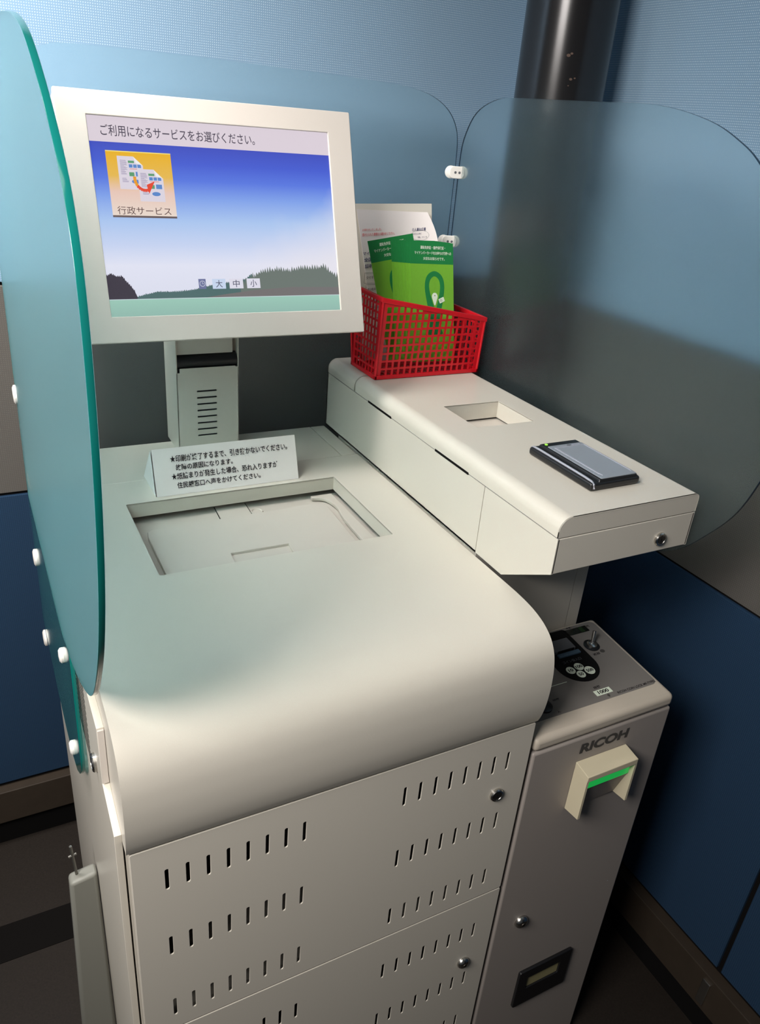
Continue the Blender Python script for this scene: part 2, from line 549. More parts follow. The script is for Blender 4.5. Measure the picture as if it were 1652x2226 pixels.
# ------------------------------------------------------------------ kiosk cabinet
kio = thing('kiosk_cabinet', (.275, .38, FLOOR), 'off-white steel kiosk cabinet with rounded hood and slotted doors', 'kiosk')
XL, XR = -.002, .55
prof = smooth_open([(.155, H), (.115, H), (.085, .1560), (.060, .1542), (.040, .1505), (.022, .1440), (.007, .1335), (-.0035, .1180), (-.0090, .0985),
                    (-.0110, .0780), (-.0112, .0580), (-.0095, .0350), (-.0055, .0140), (-.0010, .0012)], 4)
RXA, RXB, RYA, RYB = .1098, .4652, .2947, .5176
hd = MB()
hd.prism(prof + [(.155, .0012)], XL, XR)
hd.sheet(rect(XL, .155, XR, .5995), [rect(RXA, RYA, RXB, RYB, .002, 2)], .002, TOP(H))
hd.box((XL, .155, .0012), (XL + .003, .5995, H - .001))
hd.box((XR - .003, .155, .0012), (XR, .5995, H - .001))
for a, b in (((RXA, RYB), (RXB, RYB)), ((RXB, RYA), (RXB, RYB)), ((RXA, RYA), (RXA, RYB)), ((RXA, RYA), (RXB, RYA))):
    t = .0018
    lo = (min(a[0], b[0]) - (t if a[0] == b[0] == RXA else 0), min(a[1], b[1]) - (t if a[1] == b[1] == RYA else 0), H - .0245)
    hi = (max(a[0], b[0]) + (t if a[0] == b[0] == RXB else 0), max(a[1], b[1]) + (t if a[1] == b[1] == RYB else 0), H - .0012)
    if a[0] == b[0] == RXA: hi = (RXA, hi[1], hi[2])
    if a[1] == b[1] == RYA: hi = (hi[0], RYA, hi[2])
    hd.box(lo, hi)
hd.build('hood', WHITE, kio, 28)
rc = MB()
rc.box((XL, .6010, .0012), (XR - .031, .7565, H - .0002), .0015, 2)
rc.box((XR - .0300, .6030, .0012), (XR, .7565, H - .0002), .0015, 2)
rc.build('rear_cover', WHITE, kio)
cb = MB()
for lo, hi in (((0, .016, FLOOR), (.003, .7565, -.001)), ((.547, .016, FLOOR), (.55, .7565, -.001)), ((0, .7535, FLOOR), (.55, .7565, -.001)),
               ((.003, .03, FLOOR), (.547, .75, FLOOR + .01)), ((.003, .10, -.006), (.547, .7535, -.001)), ((.003, .02, -.346), (.547, .7535, -.336))):
    cb.box(lo, hi)
cb.build('body', WHITE, kio)
SX = [.0395 + .02383 * i for i in range(8)] + [.3465 + .02345 * i for i in range(8)]
SZ = [-.0425, -.159, -.279, -.405, -.528, -.648]
def slot(x, z, w_=.0044, h=.033):
    return rect(x - w_ / 2, z - h, x + w_ / 2, z, w_ * .48, 3)
def door(z0, z1, rows, lz, style):
    d = MB().sheet(rect(.0015, z0, .5485, z1, .002, 2), [slot(x, z) for z in rows for x in SX], .0018, FRONT(0), .0004)
    for a, b in (((.0015, .0018, z0), (.0035, .014, z1)), ((.5465, .0018, z0), (.5485, .014, z1)), ((.0035, .0018, z0), (.5465, .014, z0 + .002)), ((.0035, .0018, z1 - .002), (.5465, .014, z1))):
        d.box(a, b)
    o = d.build('door', WHITE, kio)
    lock(o, frame((.5010, 0, lz), (1, 0, 0), (0, 0, 1)), .0108, style)
door(-.3385, -.0030, SZ[:3], -.1185, 'cam')
door(FLOOR + .05, -.3415, SZ[3:], -.4965, 'dome')
MB().box((.01, .02, FLOOR), (.54, .03, FLOOR + .048)).build('plinth', BLACK, kio)
# stepped side panel
sp = [(.745, .14), (.142, .14), (.142, .112), (.080, .112), (.080, .031), (.018, .0125), (.022, -.20), (.022, FLOOR + .03), (.745, FLOOR + .03)]
slots = [rect(-.31, .088 - .0092 * i - .0042, -.182, .088 - .0092 * i, .0018, 2) for i in range(14)]
sd = MB().sheet([(-y, z) for y, z in sp], [], .008, LEFT(-.0100), .0005).build('side_panel', WHITE, kio)
for q in slots:
    MB().sheet(q, [], .0006, LEFT(-.0102)).build('vent_slot', VOID, sd)
lock(sd, frame((-.0100, .128, .0205), (0, -1, 0), (0, 0, 1)), .0115, 'cam')
MB().box((-.0095, .0775, .0330), (-.0025, .0799, .1100), .0004).build('door_edge', MONW, sd)
# monitor column
CX1, CX2, CY, CB = .2387, .3500, .6946, .780
co = MB()
zs = [.2700 - .01185 * i for i in range(8)]
out = [(CX1, H), (CX2, H), (CX2, .3110), (CX2 - .0062, .3110), (CX2 - .0062, .3125), (CX1 + .0062, .3125), (CX1 + .0062, .3050), (CX1, .3050)]
co.sheet(out, [rect(.2735, z - .0016, .3095, z + .0016, .0015, 3) for z in zs], .0018, FRONT(CY))
for x in (CX1, CX2 - .0018):
    co.box((x, CY, H), (x + .0018, CB, .56), .0004)
co.box((CX1 + .0018, CB - .002, H), (CX2 - .0018, CB, .56))
kc = co.build('monitor_column', WHITE, kio)
MB().tube([(CX1 + .0022, CY + .014, .322), (CX2 - .0022, CY + .014, .322)], .0135, 20).build('cable_cover', BLACK, kc)
MB().box((CX1 + .0025, CY + .006, .3355), (CX2 - .0090, CY + .010, .55), .001).build('sliding_plate', WHITE, kc)
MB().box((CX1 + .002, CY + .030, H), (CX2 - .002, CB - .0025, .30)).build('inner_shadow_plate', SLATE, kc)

# ------------------------------------------------------------------ printer inside the recess
pr = thing('laser_printer', (.29, .42, .0), 'grey-beige printer top seen through the opening of the hood', 'printer')
MB().box((.03, .18, .0000), (.50, .590, .1195), .003, 3).build('housing', PRINTER, pr)
tray = [(.1285, .26), (.4300, .26), (.4265, .345), (.4300, .420), (.4320, .462), (.4280, .478), (.4150, .4835), (.1400, .4755), (.1310, .4700), (.1285, .455)]
notch = [(.2290, .3370), (.3203, .3370), (.3230, .3675), (.2310, .3682)]
MB().sheet(tray, [notch], .0080, TOP(.1282), .0012).build('output_tray', PRINTER, pr)
MB().sheet([(.2275, .335), (.3225, .335), (.3250, .3695), (.2295, .3702)], [], .003, TOP(.1235)).build('paper_stop', PRINTER, pr)
MB().sheet(smooth_open([(.445, .27), (.438, .34), (.4405, .42), (.447, .46), (.4400, .495), (.42, .505)], 4) +
           [(.42, .512), (.4595, .512), (.4595, .27)], [], .006, TOP(.1275), .001).build('side_rail', PRINTER, pr)
for a, b in (((.2548, .536), (.2516, .484)), ((.3082, .536), (.3062, .484))):
    MB().sheet([(a[0] - .0006, a[1]), (b[0] - .0006, b[1]), (b[0] + .0006, b[1]), (a[0] + .0006, a[1])], [], .0004, TOP(.1205)).build('cover_seam', VOID, pr)
MB().sheet([(.2558, .536), (.3072, .536), (.3052, .484), (.2526, .484)], [], .0025, TOP(.1218), .0006).build('cover_flap', PRINTER, pr)
MB().lathe([(.011, .1195), (.010, .1222), (.0085, .1222), (.0070, .1205), (.0005, .1203)], Matrix.Translation((.3175, .4990, 0)), 24).build('thumb_dimple', PRINTER, pr)

# ------------------------------------------------------------------ side console (reader arm)
con = thing('reader_console', (.675, .45, FLOOR), 'off-white steel console arm carrying the card reader and red basket', 'console')
AX0, AX1, AY0, AY1 = .5535, .7978, .0355, .7565
Hs, Ha, Hb = .2668, .2960, .2150
ZB = .1590
pb = [(.201, ZB), (AY1, ZB), (AY1, Hs), (.201, Hs)]
b = MB()
for x in (AX0, AX1 - .003):
    b.prism(pb, x, x + .003)
b.box((AX0, AY1 - .003, ZB), (AX1, AY1, Hs))
b.box((AX0, .201, ZB), (AX1, AY1, ZB + .003))
b.build('console_body', WHITE, con)
pf = [(AY0, Hb), (.1330, ZB), (.1995, ZB), (.1995, Hs), (AY0, Hs)]
b = MB()
for x in (AX0, AX1 - .003):
    b.prism(pf, x, x + .003)
b.hexa([(AX0 + .0005, AY0, Hb), (AX1 - .0005, AY0, Hb), (AX1 - .0005, AY0 + .004, Hb), (AX0 + .0005, AY0 + .004, Hb),
        (AX0 + .0005, AY0, Hs), (AX1 - .0005, AY0, Hs), (AX1 - .0005, AY0 + .004, Hs), (AX0 + .0005, AY0 + .004, Hs)], .001)
b.prism([(AY0 + .001, Hb), (.1330, ZB), (.1995, ZB), (.1995, ZB + .002), (.1340, ZB + .002), (AY0 + .004, Hb + .003)], AX0 + .0028, AX1 - .0028)
fc = b.build('front_cover', WHITE, con)
lock(fc, frame((.7397, AY0, .2347), (1, 0, 0), (0, 0, 1)), .0098)
ra, rb = .019, .007
lline = [(AX0, .2684)] + [(AX0 + ra - ra * math.cos(math.radians(a)), Ha - ra + ra * math.sin(math.radians(a))) for a in range(0, 91, 9)]
rline = [(AX1 - rb + rb * math.sin(math.radians(a)), Ha - rb + rb * math.cos(math.radians(a))) for a in range(0, 91, 15)] + [(AX1, .2684)]
QX0, QX1, QY0, QY1 = .6305, .7448, .3438, .4472
def lidpart(name, y0, y1, hole):
    b = MB()
    b.shell(lline, y0, y1, 'y')
    b.shell(rline, y0, y1, 'y')
    b.sheet(rect(AX0 + ra, y0, AX1 - rb, y1), [rect(QX0, QY0, QX1, QY1, .0015, 2)] if hole else [], .0016, TOP(Ha))
    cap = lline + rline
    b.prism(cap, y0 + .0002, y0 + .0022, 'y')
    b.prism(cap, y1 - .0022, y1 - .0002, 'y')
    if hole:
        for lo, hi in (((QX0 - .0016, QY0, .2660), (QX0, QY1, Ha - .001)), ((QX1, QY0, .2660), (QX1 + .0016, QY1, Ha - .001)),
                       ((QX0, QY0 - .0016, .2660), (QX1, QY0, Ha - .001)), ((QX0, QY1, .2660), (QX1, QY1 + .0016, Ha - .001))):
            b.box(lo, hi)
    return b.build(name, WHITE, con, 28)
lid = lidpart('lid', AY0, .6345, True)
lidpart('rear_lid', .6355, AY1, False)
MB().box((QX0 - .012, QY0 - .012, .246), (QX1 + .012, QY1 + .012, .2560)).build('recess_floor', BLACK, con)
MB().box((QX0 - .006, QY0 - .006, .2560), (QX1 + .006, QY1 + .006, .2622), .0005).build('card_slot_plate', PRINTER, con)
MB().box((AX0 + .0012, AY0 + .0012, Hs - .0005), (AX0 + .003, AY1 - .002, .2690)).build('lid_gasket', SLATE, con)
for y0, y1 in ((.488, .577), (.244, .3405)):
    MB().box((AX0 - .0004, y0, .2660), (AX0 + .002, y1, .2700), .0003).build('hinge_slot', VOID, con)
MB().box((AX0 + .004, .2025, FLOOR), (.7705, .70, ZB)).build('support_column', WHITE, con)
MB().box((.7720, .2035, FLOOR), (.7978, .70, ZB), .001).build('column_flange', WHITE, con)

# ------------------------------------------------------------------ monitor
TILT = .31797
MV = Vector((0, math.sin(TILT), math.cos(TILT)))
MO = Vector((.11406, .5424, .44258))
MM = frame(MO, (1, 0, 0), MV)
SW, SH = .35927, .26945
mon = thing('touch_monitor', None, 'tilted touch screen monitor in a wide white frame on a column', 'monitor', M=MM)
X0, X1, Y0, Y1 = -.0393, SW + .0394, -.0367, SH + .0319
MB().sheet(rect(X0, Y0, X1, Y1, .0022, 3), [rect(0, 0, SW, SH)], .010, MM, .0012).build('bezel', MONW, mon)
b = MB()
b.box((X0 + .001, Y0 + .001, -.034), (X1 - .001, Y1 - .001, -.0098), .002, 2, MM)
b.box((X0 + .05, Y0 + .03, -.058), (X1 - .05, Y1 - .04, -.033), .004, 2, MM)
b.build('rear_housing', MONW, mon)
b = MB()
b.box((CX1 + .012, .600, .465), (CX2 - .012, CY + .0052, .535), .003)
b.build('mount_bracket', SLATE, mon)

def screen_mat():
    M = bpy.data.materials.new('screen_image')
    M.use_nodes = True
    nt = M.node_tree
    bs = nt.nodes['Principled BSDF']
    bs.inputs['Base Color'].default_value = (0.01, 0.01, 0.012, 1)
    bs.inputs['Roughness'].default_value = 0.22
    bs.inputs['Specular IOR Level'].default_value = 0.35
    tc = nt.nodes.new('ShaderNodeTexCoord')
    sp_ = nt.nodes.new('ShaderNodeSeparateXYZ')
    nt.links.new(tc.outputs['Object'], sp_.inputs[0])
    def mth(op, a, c=None, e=None):
        n = nt.nodes.new('ShaderNodeMath')
        n.operation = op
        for i, q in enumerate((a, c, e)):
            if q is None: continue
            if isinstance(q, (int, float)): n.inputs[i].default_value = q
            else: nt.links.new(q, n.inputs[i])
        return n.outputs[0]
    x, y = sp_.outputs[0], sp_.outputs[1]
    t = mth('DIVIDE', y, .236)
    rp = nt.nodes.new('ShaderNodeValToRGB')
    nt.links.new(t, rp.inputs[0])
    el = rp.color_ramp.elements
    stops = [(0.0, (150, 190, 178)), (.098, (160, 205, 188)), (.105, (226, 228, 244)), (.30, (232, 234, 250)), (.42, (205, 218, 248)), (.56, (176, 204, 246)),
             (.70, (132, 166, 240)), (.80, (92, 124, 230)), (.90, (72, 96, 214)), (1.0, (66, 82, 196))]
    el[0].position, el[0].color = stops[0][0], rgb(*stops[0][1])
    el[1].position, el[1].color = stops[-1][0], rgb(*stops[-1][1])
    for p_, c_ in stops[1:-1]:
        e_ = el.new(p_)
        e_.color = rgb(*c_)
    no = nt.nodes.new('ShaderNodeTexNoise')
    no.inputs['Scale'].default_value = 9
    no.inputs['Detail'].default_value = 4
    nt.links.new(tc.outputs['Object'], no.inputs['Vector'])
    # diagonal bank of cloud: whiter towards the right, thinning out upwards
    d = mth('SUBTRACT', mth('MULTIPLY', x, 0.62), y)
    d = mth('ADD', mth('MULTIPLY', mth('ADD', d, -.035), 9.0), mth('MULTIPLY', mth('SUBTRACT', no.outputs['Fac'], .5), 1.2))
    d = mth('MULTIPLY', mth('MINIMUM', mth('MAXIMUM', d, 0.0), 1.0), mth('GREATER_THAN', y, .0245))
    d = mth('MULTIPLY', d, .75)
    mx = nt.nodes.new('ShaderNodeMix')
    mx.data_type = 'RGBA'
    nt.links.new(d, mx.inputs[0])
    nt.links.new(rp.outputs[0], mx.inputs[6])
    mx.inputs[7].default_value = rgb(238, 234, 242)
    nt.links.new(mx.outputs[2], bs.inputs['Emission Color'])
    bs.inputs['Emission Strength'].default_value = 0.92
    return M
def glow(name, r, g, b_, s=0.92):
    return mat(name, (0.01, 0.01, 0.01, 1), 0.25, 0, 0.35, emit=rgb(r, g, b_), estr=s)
scr = MB().sheet(rect(-.001, -.001, SW + .001, SH + .001), [], .002, Matrix.Translation((0, 0, -.004))).build('screen', screen_mat(), mon, local=True)
ZD = -.0036
def Mz(k):
    return Matrix.Translation((0, 0, ZD + .00015 * k))
def spart(name, mb, mats):
    return mb.build(name, mats, scr, local=True)
spart('title_bar', MB().sheet(rect(0, .2362, SW, SH), [], .0001, Mz(0)), glow('screen_pale_bar', 226, 214, 224))
tt = MB()
put_text(tt, 'ご利用になるサービスをお選びください。', .0170, .2440, .2390, .2590, Mz(1), .006, 0)
spart('title_text', tt, glow('screen_text', 74, 66, 84))
# tree silhouettes along the foot of the sky
random.seed(11)
def tree_line(keys, step, spike, base=.0245):
    top = []
    x = keys[0][0]
    i = 0
    while x < keys[-1][0]:
        for (xa, ya), (xb, yb) in zip(keys, keys[1:]):
            if xa <= x <= xb:
                h = ya + (yb - ya) * (x - xa) / (xb - xa)
        top.append((x, h + (spike if i % 2 else -spike * .4) * random.uniform(.3, 1.1)))
        x += step * random.uniform(.6, 1.2)
        i += 1
    return [(keys[-1][0], base), (keys[-1][0], keys[-1][1])] + top[::-1] + [(keys[0][0], base)]
t = MB().sheet(tree_line([(0, .056), (.006, .060), (.014, .056), (.022, .056), (.03, .045), (.037, .036), (.040, .026)], .0012, .0022)[::-1], [], .0001, Mz(1))
spart('dark_tree', t, glow('screen_dark_tree', 66, 60, 72))
t = MB().sheet(tree_line([(.036, .026), (.05, .030), (.07, .034), (.10, .0335), (.125, .036), (.15, .042), (.18, .046), (.205, .050), (.215, .058)], .0014, .0018)[::-1], [], .0001, Mz(0))
spart('tree_line', t, glow('screen_mid_trees', 84, 112, 112))
t = MB().sheet(tree_line([(.195, .040), (.215, .053), (.23, .060), (.255, .064), (.28, .062), (.30, .066), (.325, .066), (.335, .069), (.343, .062), (.352, .056), (SW, .052)], .0021, .0062)[::-1], [], .0001, Mz(1))
spart('tree_line', t, glow('screen_conifers', 112, 122, 116))
t = MB().sheet([(.14, .0244), (SW, .0244), (SW, .036), (.28, .0375), (.22, .034), (.17, .0285)], [], .0001, Mz(2))
spart('meadow', t, glow('screen_meadow', 120, 116, 116))
# service button
def button_mat():
    M = glow('screen_button', 236, 190, 60)
    nt = M.node_tree
    tc = nt.nodes.new('ShaderNodeTexCoord')
    sp_ = nt.nodes.new('ShaderNodeSeparateXYZ')
    nt.links.new(tc.outputs['Object'], sp_.inputs[0])
    mr = nt.nodes.new('ShaderNodeMapRange')
    mr.inputs[1].default_value, mr.inputs[2].default_value = .138, .225
    nt.links.new(sp_.outputs[1], mr.inputs[0])
    rp = nt.nodes.new('ShaderNodeValToRGB')
    nt.links.new(mr.outputs[0], rp.inputs[0])
    e = rp.color_ramp.elements
    e[0].color, e[1].color = rgb(240, 224, 212), rgb(240, 182, 30)
    q = e.new(.38); q.color = rgb(238, 204, 190)
    q = e.new(.62); q.color = rgb(236, 190, 84)
    nt.links.new(rp.outputs[0], nt.nodes['Principled BSDF'].inputs['Emission Color'])
    return M
bt = MB()
bt.sheet(rect(.0198, .1378, .1098, .2250), [], .0001, Mz(1), 0, 0)
bt.sheet(rect(.0198, .1365, .1098, .1392), [], .0001, Mz(2), 0, 1)
bt.sheet(rect(.0198, .2238, .1098, .2252), [], .0001, Mz(2), 0, 2)
put_text(bt, '行政サービス', .0268, .1405, .1020, .1515, Mz(3), 0, 0, 3)
def doc(x0, y0, x1, y1, z):
    c = (x1 - x0) * .34
    bt.sheet([(x0, y0), (x1, y0), (x1, y1 - c), (x1 - c * 1.05, y1), (x0, y1)], [], .0001, Mz(z), 0, 4)
    bt.sheet([(x1 - c * 1.05, y1), (x1, y1 - c), (x1 - c * .8, y1 - c * .75)], [], .0001, Mz(z + 1), 0, 5)
    W_, H_ = x1 - x0, y1 - y0
    R = random.Random(5)
    for i in range(16):
        yy = y1 - H_ * (.12 + .028 * i)
        bt.sheet(rect(x0 + W_ * .10, yy - H_ * .012, x0 + W_ * (.24 + .14 * R.random()), yy), [], .0001, Mz(z + 1), 0, 6)
    for i in range(5):
        yy = y1 - H_ * (.66 + .028 * i)
        bt.sheet(rect(x0 + W_ * .12, yy - H_ * .012, x0 + W_ * (.28 + .1 * R.random()), yy), [], .0001, Mz(z + 1), 0, 6)
    bt.sheet(rect(x0 + W_ * .42, y1 - H_ * .20, x0 + W_ * .66, y1 - H_ * .13), [], .0001, Mz(z + 1), 0, 7)
    for i in range(3):
        bt.sheet(rect(x0 + W_ * (.44 + .17 * i), y1 - H_ * .34, x0 + W_ * (.58 + .17 * i), y1 - H_ * .24), [], .0001, Mz(z + 1), 0, 8)
    bt.sheet(rect(x0 + W_ * .46, y1 - H_ * .385, x0 + W_ * .82, y1 - H_ * .372), [], .0001, Mz(z + 1), 0, 9)
    bt.sheet(rect(x0 + W_ * .42, y1 - H_ * .60, x0 + W_ * .62, y1 - H_ * .48), [], .0001, Mz(z + 1), 0, 7)
    bt.sheet(rect(x0 + W_ * .68, y1 - H_ * .60, x0 + W_ * .92, y1 - H_ * .46), [], .0001, Mz(z + 1), 0, 8)
    bt.sheet(circle(x0 + W_ * .66, y1 - H_ * .76, W_ * .17, 20, H_ * .065), [], .0001, Mz(z + 1), 0, 8)
doc(.0345, .1745, .0690, .2185, 3)
doc(.0605, .1588, .0955, .2022, 5)
ar = []
for k in range(11):
    a = math.radians(170 + 120 * k / 10)
    ar.append((.0690 + .0135 * math.cos(a), .1890 + .0155 * math.sin(a)))
for i in range(10):
    (xa, ya), (xb, yb) = ar[i], ar[i + 1]
    d = Vector((xb - xa, yb - ya)).normalized() * .0021
    bt.sheet([(xa + d.y, ya - d.x), (xb + d.y, yb - d.x), (xb - d.y, yb + d.x), (xa - d.y, ya + d.x)], [], .0001, Mz(8 + .05 * i), 0, 10 if i < 4 else 9)
bt.sheet([(.0712, .1812), (.0735, .1690), (.0830, .1862)], [], .0001, Mz(9), 0, 9)
spart('service_button', bt, [button_mat(), glow('screen_shadow', 108, 92, 92), glow('screen_gold_edge', 250, 226, 120), glow('screen_button_text', 92, 62, 62),
      glow('screen_sheet', 226, 218, 230), glow('screen_fold', 244, 244, 246), glow('screen_lilac', 160, 150, 182), glow('screen_green', 96, 160, 116),
      glow('screen_blue', 96, 140, 206), glow('screen_red', 234, 74, 48), glow('screen_orange', 240, 160, 40)])
for i, (x0, x1, ch_) in enumerate(((.1517, .1721, '大'), (.1779, .1995, '中'), (.2054, .2267, '小'))):
    b = MB().sheet(rect(x0, .0366, x1, .0510), [], .0001, Mz(4), 0, 0)
    put_text(b, ch_, (x0 + x1) / 2 - .0052, .0386, (x0 + x1) / 2 + .0052, .0492, Mz(5), .006, 0, 1)
    spart('size_button', b, [glow('screen_pale_blue', 206, 220, 244) if i == 0 else glow('screen_pale', 228, 226, 240), glow('screen_button_grey', 84, 84, 108)])
b = MB().sheet(rect(.1309, .0368, .1418, .0512), [], .0001, Mz(4), 0, 0)
b.sheet(circle(.1366, .0444, .0043, 20), [circle(.1366, .0444, .0036, 20)], .0001, Mz(5), 0, 1)
b.sheet([(.1363, .0442), (.1369, .0442), (.1369, .0472), (.1363, .0472)], [], .0001, Mz(5), 0, 1)
b.sheet([(.1363, .0440), (.1388, .0440), (.1388, .0446), (.1363, .0446)], [], .0001, Mz(5), 0, 1)
spart('clock_icon', b, [glow('screen_slate', 112, 118, 160), glow('screen_clock_white', 214, 216, 232)])

# ------------------------------------------------------------------ paper tent sign
SGN = frame((.1585, .528, H + .0004), (1, 0, 0), (0, .0245, .0715))
sg = thing('tent_sign', (.28, .57, H), 'folded white paper tent sign with black notice, behind the opening', 'sign')
SL = .2465
b = MB()
tri = [(.528, H + .0004), (.616, H + .0004), (.5535, .2285)]
b.prism(tri, .1605, .1585 + SL - .002)
b.build('folded_paper', CARD, sg, 20)
b = MB().add([(.1585, .528, H + .0003), (.1585, .616, H + .0003), (.1573, .580, .185), (.1585, .5535, .2287), (.1570, .548, .19)],
             [(0, 1, 2), (1, 3, 2), (3, 0, 4), (0, 2, 4), (2, 3, 4)])
b.build('end_flap', CARD, sg, 60)
b = MB()
put_text(b, '★印刷が終了するまで、引き抜かないでください。', .029, .0525, .2285, .0640, SGN, .016, .0006)
put_text(b, '故障の原因になります。', .0365, .0390, .1310, .0490, SGN, .016, .0006)
put_text(b, '★紙詰まりが発生した場合、恐れ入りますが', .0282, .0242, .2085, .0352, SGN, .016, .0006)
put_text(b, '住民課窓口へ声をかけてください。', .0358, .0098, .1765, .0200, SGN, .016, .0006)
b.build('lettering', INK, sg)

# ------------------------------------------------------------------ red basket
bk = thing('plastic_basket', (.69, .65, Ha), 'red plastic mesh basket with slanted rim on the console', 'basket')
BX0, BX1, BY0, BY1 = .5805, .8030, .6075, .706
ZL, ZR = .4465, .4045
def quad_holes(p, nu, nv, mu, mv, ru, rv, top):
    """square openings over a wall; p(s, t) maps unit coords, top(s) = rim height fraction"""
    hs = []
    for i in range(nu):
        s0 = mu + (1 - 2 * mu) * (i + (1 - ru) / 2) / nu
        s1 = mu + (1 - 2 * mu) * (i + 1 - (1 - ru) / 2) / nu
        for j in range(nv):
            t0 = mv + (1 - mv) * (j + (1 - rv) / 2) / nv
            t1 = mv + (1 - mv) * (j + 1 - (1 - rv) / 2) / nv
            lim0, lim1 = top(s0) - .055, top(s1) - .055
            if t0 > min(lim0, lim1) - .02:
                continue
            hs.append([p(s0, t0), p(s1, t0), p(s1, min(t1, lim1)), p(s0, min(t1, lim0))])
    return hs
HB = .0008
zb = Ha + HB
hgt = ZL - zb
wall = MB()
zt = lambda s: (ZL + (ZR - ZL) * s - zb) / hgt
def side(o, u, width, top, nu, lean):
    Mw = frame(o, u, (lean[0], lean[1], 1))
    f = lambda s, t: (s * width, t * hgt)
    holes = quad_holes(f, nu, 10, .035 if nu > 8 else .06, .03, .70, .75, top)
    wall.sheet([(0, 0), (width, 0), (width, top(1) * hgt), (0, top(0) * hgt)], holes, .0018, Mw)
side((BX0, BY0, zb), (1, 0, 0), BX1 - BX0, zt, 16, (0, -.06))
side((BX1, BY1, zb), (-1, 0, 0), BX1 - BX0, lambda s: zt(1 - s), 16, (0, .19))
side((BX0, BY1, zb), (0, -1, 0), BY1 - BY0, lambda s: zt(0), 7, (0, 0))
side((BX1, BY0, zb), (0, 1, 0), BY1 - BY0, lambda s: zt(1), 7, (0, 0))
wall.sheet(rect(BX0, BY0, BX1, BY1), [rect(BX0 + .010 + .0134 * i, BY0 + .008 + .0136 * j, BX0 + .018 + .0134 * i, BY0 + .017 + .0136 * j) for i in range(15) for j in range(5)], .0018, TOP(zb + .0018))
wall.build('mesh_wall', RED, bk, 30)
fy, by_ = BY0 - .06 * (ZL - zb), BY1 + .19 * (ZL - zb)
fy2, by2 = BY0 - .06 * (ZR - zb), BY1 + .19 * (ZR - zb)
rm = MB()
TLf, TRf, TRb, TLb = (BX0, fy, ZL), (BX1, fy2, ZR), (BX1, by2, ZR), (BX0, by_, ZL)
def bar(a, c, w_, h_, into):
    a, c = Vector(a), Vector(c)
    d = (c - a).normalized()
    Mx = frame(a, d, Vector((0, 0, 1)))
    L = (c - a).length
    into.box((-w_ / 2, -h_, -w_ / 2), (L + w_ / 2, 0.0008, w_ / 2), .0011, 2, Mx)
for a, c in ((TLf, TRf), (TRf, TRb), (TRb, TLb), (TLb, TLf)):
    bar(a, c, .0058, .0075, rm)
rm.build('rim', RED, bk, 40)
ft = MB()
BLf, BRf, BRb, BLb = (BX0, BY0, zb + .0065), (BX1, BY0, zb + .0065), (BX1, BY1, zb + .0065), (BX0, BY1, zb + .0065)
for a, c in ((BLf, BRf), (BRf, BRb), (BRb, BLb), (BLb, BLf)):
    bar(a, c, .0048, .0065, ft)
for a, c in ((BLf, TLf), (BRf, TRf), (BRb, TRb), (BLb, TLb)):
    ft.tube([a, c], .0026, 10)
ft.build('base_and_posts', RED, bk, 40)

# ------------------------------------------------------------------ papers in the basket
p1 = thing('paper_sheet', (.62, .698, .30), 'tall blank cream sheet standing rearmost in the red basket', 'paper')
Mp = frame((.5740, .7015, .3035), (1, 0, .028), (.075, .185, 1))
MB().sheet([(.026, 0), (.185, 0), (.185, .2835), (.002, .2835), (.006, .20), (.026, .12)], [], .0008, Mp).build('sheet', PAPERB, p1)
# printed sheet with a curling right edge
p2 = thing('printed_sheet', (.62, .690, .30), 'curling white printed sheet in front of the blank one, red and blue text', 'paper')
def P2(x, z):
    """sheet lies in a nearly vertical plane turned a little clockwise; right edge curls forward"""
    s = (x - .56) / .165
    t = (z - .30) / .28
    y = .698 + .048 * t - .020 * max(0, s - .55) ** 2 * (0.4 + t) * 2.0
    return (x + .53 * (y - .69), y, z - .17 * (y - .69))
nu, nv = 22, 24
vs, fs = [], []
for j in range(nv + 1):
    t = j / nv
    for i in range(nu + 1):
        s = i / nu
        z = .305 + .2785 * t - .002 * s
        xl_ = .627 - .067 * t
        xr_ = xl_ + .1655 - .016 * max(0, (t - .80) / .20) ** 1.8
        x = xl_ + (xr_ - xl_) * s
        q = Vector(P2(x, z))
        vs.append(q)
n = len(vs)
vs2 = [v + Vector((0, .0006, 0)) for v in vs]
for j in range(nv):
    for i in range(nu):
        a = j * (nu + 1) + i
        fs.append((a, a + 1, a + nu + 2, a + nu + 1))
        fs.append((a + n, a + nu + 1 + n, a + nu + 2 + n, a + 1 + n))
rimv = [i for i in range(nu + 1)] + [j * (nu + 1) + nu for j in range(1, nv + 1)] + [nv * (nu + 1) + i for i in range(nu - 1, -1, -1)] + [j * (nu + 1) for j in range(nv - 1, 0, -1)]
for a, c in zip(rimv, rimv[1:] + rimv[:1]):
    fs.append((a, c, c + n, a + n))
MB().add(vs + vs2, fs).build('sheet', PAPER, p2, 50)
def drop(mb):
    mb.v = [Vector(P2(v.x, v.z)) + Vector((0, -.0009, 0)) for v in mb.v]
    return mb
XZ = FRONT(0)
RSL = .06
def ptxt(mb, s, x0, z0, x1, z1, bold=.004, mi=0):
    k = MB()
    put_text(k, s, x0, z0, x1, z1, XZ, bold, 0)
    zc, xc = z0, x0
    k.v = [Vector((v.x, v.y, v.z + RSL * (v.x - xc))) for v in k.v]
    mb.add(k.v, k.f, None, mi)
b = MB()
ptxt(b, 'お待たせいたしました。', .5740, .5452, .6135, .5500)
ptxt(b, '受けとられた書類をお確かめください。', .5745, .5362, .6420, .5420)
drop(b).build('red_text', INKR, p2)
b = MB()
ptxt(b, '①人喜な広場', .6790, .5470, .7080, .5528, .010)
ptxt(b, 'みなさんと共に', .6800, .5405, .7000, .5436, .002)
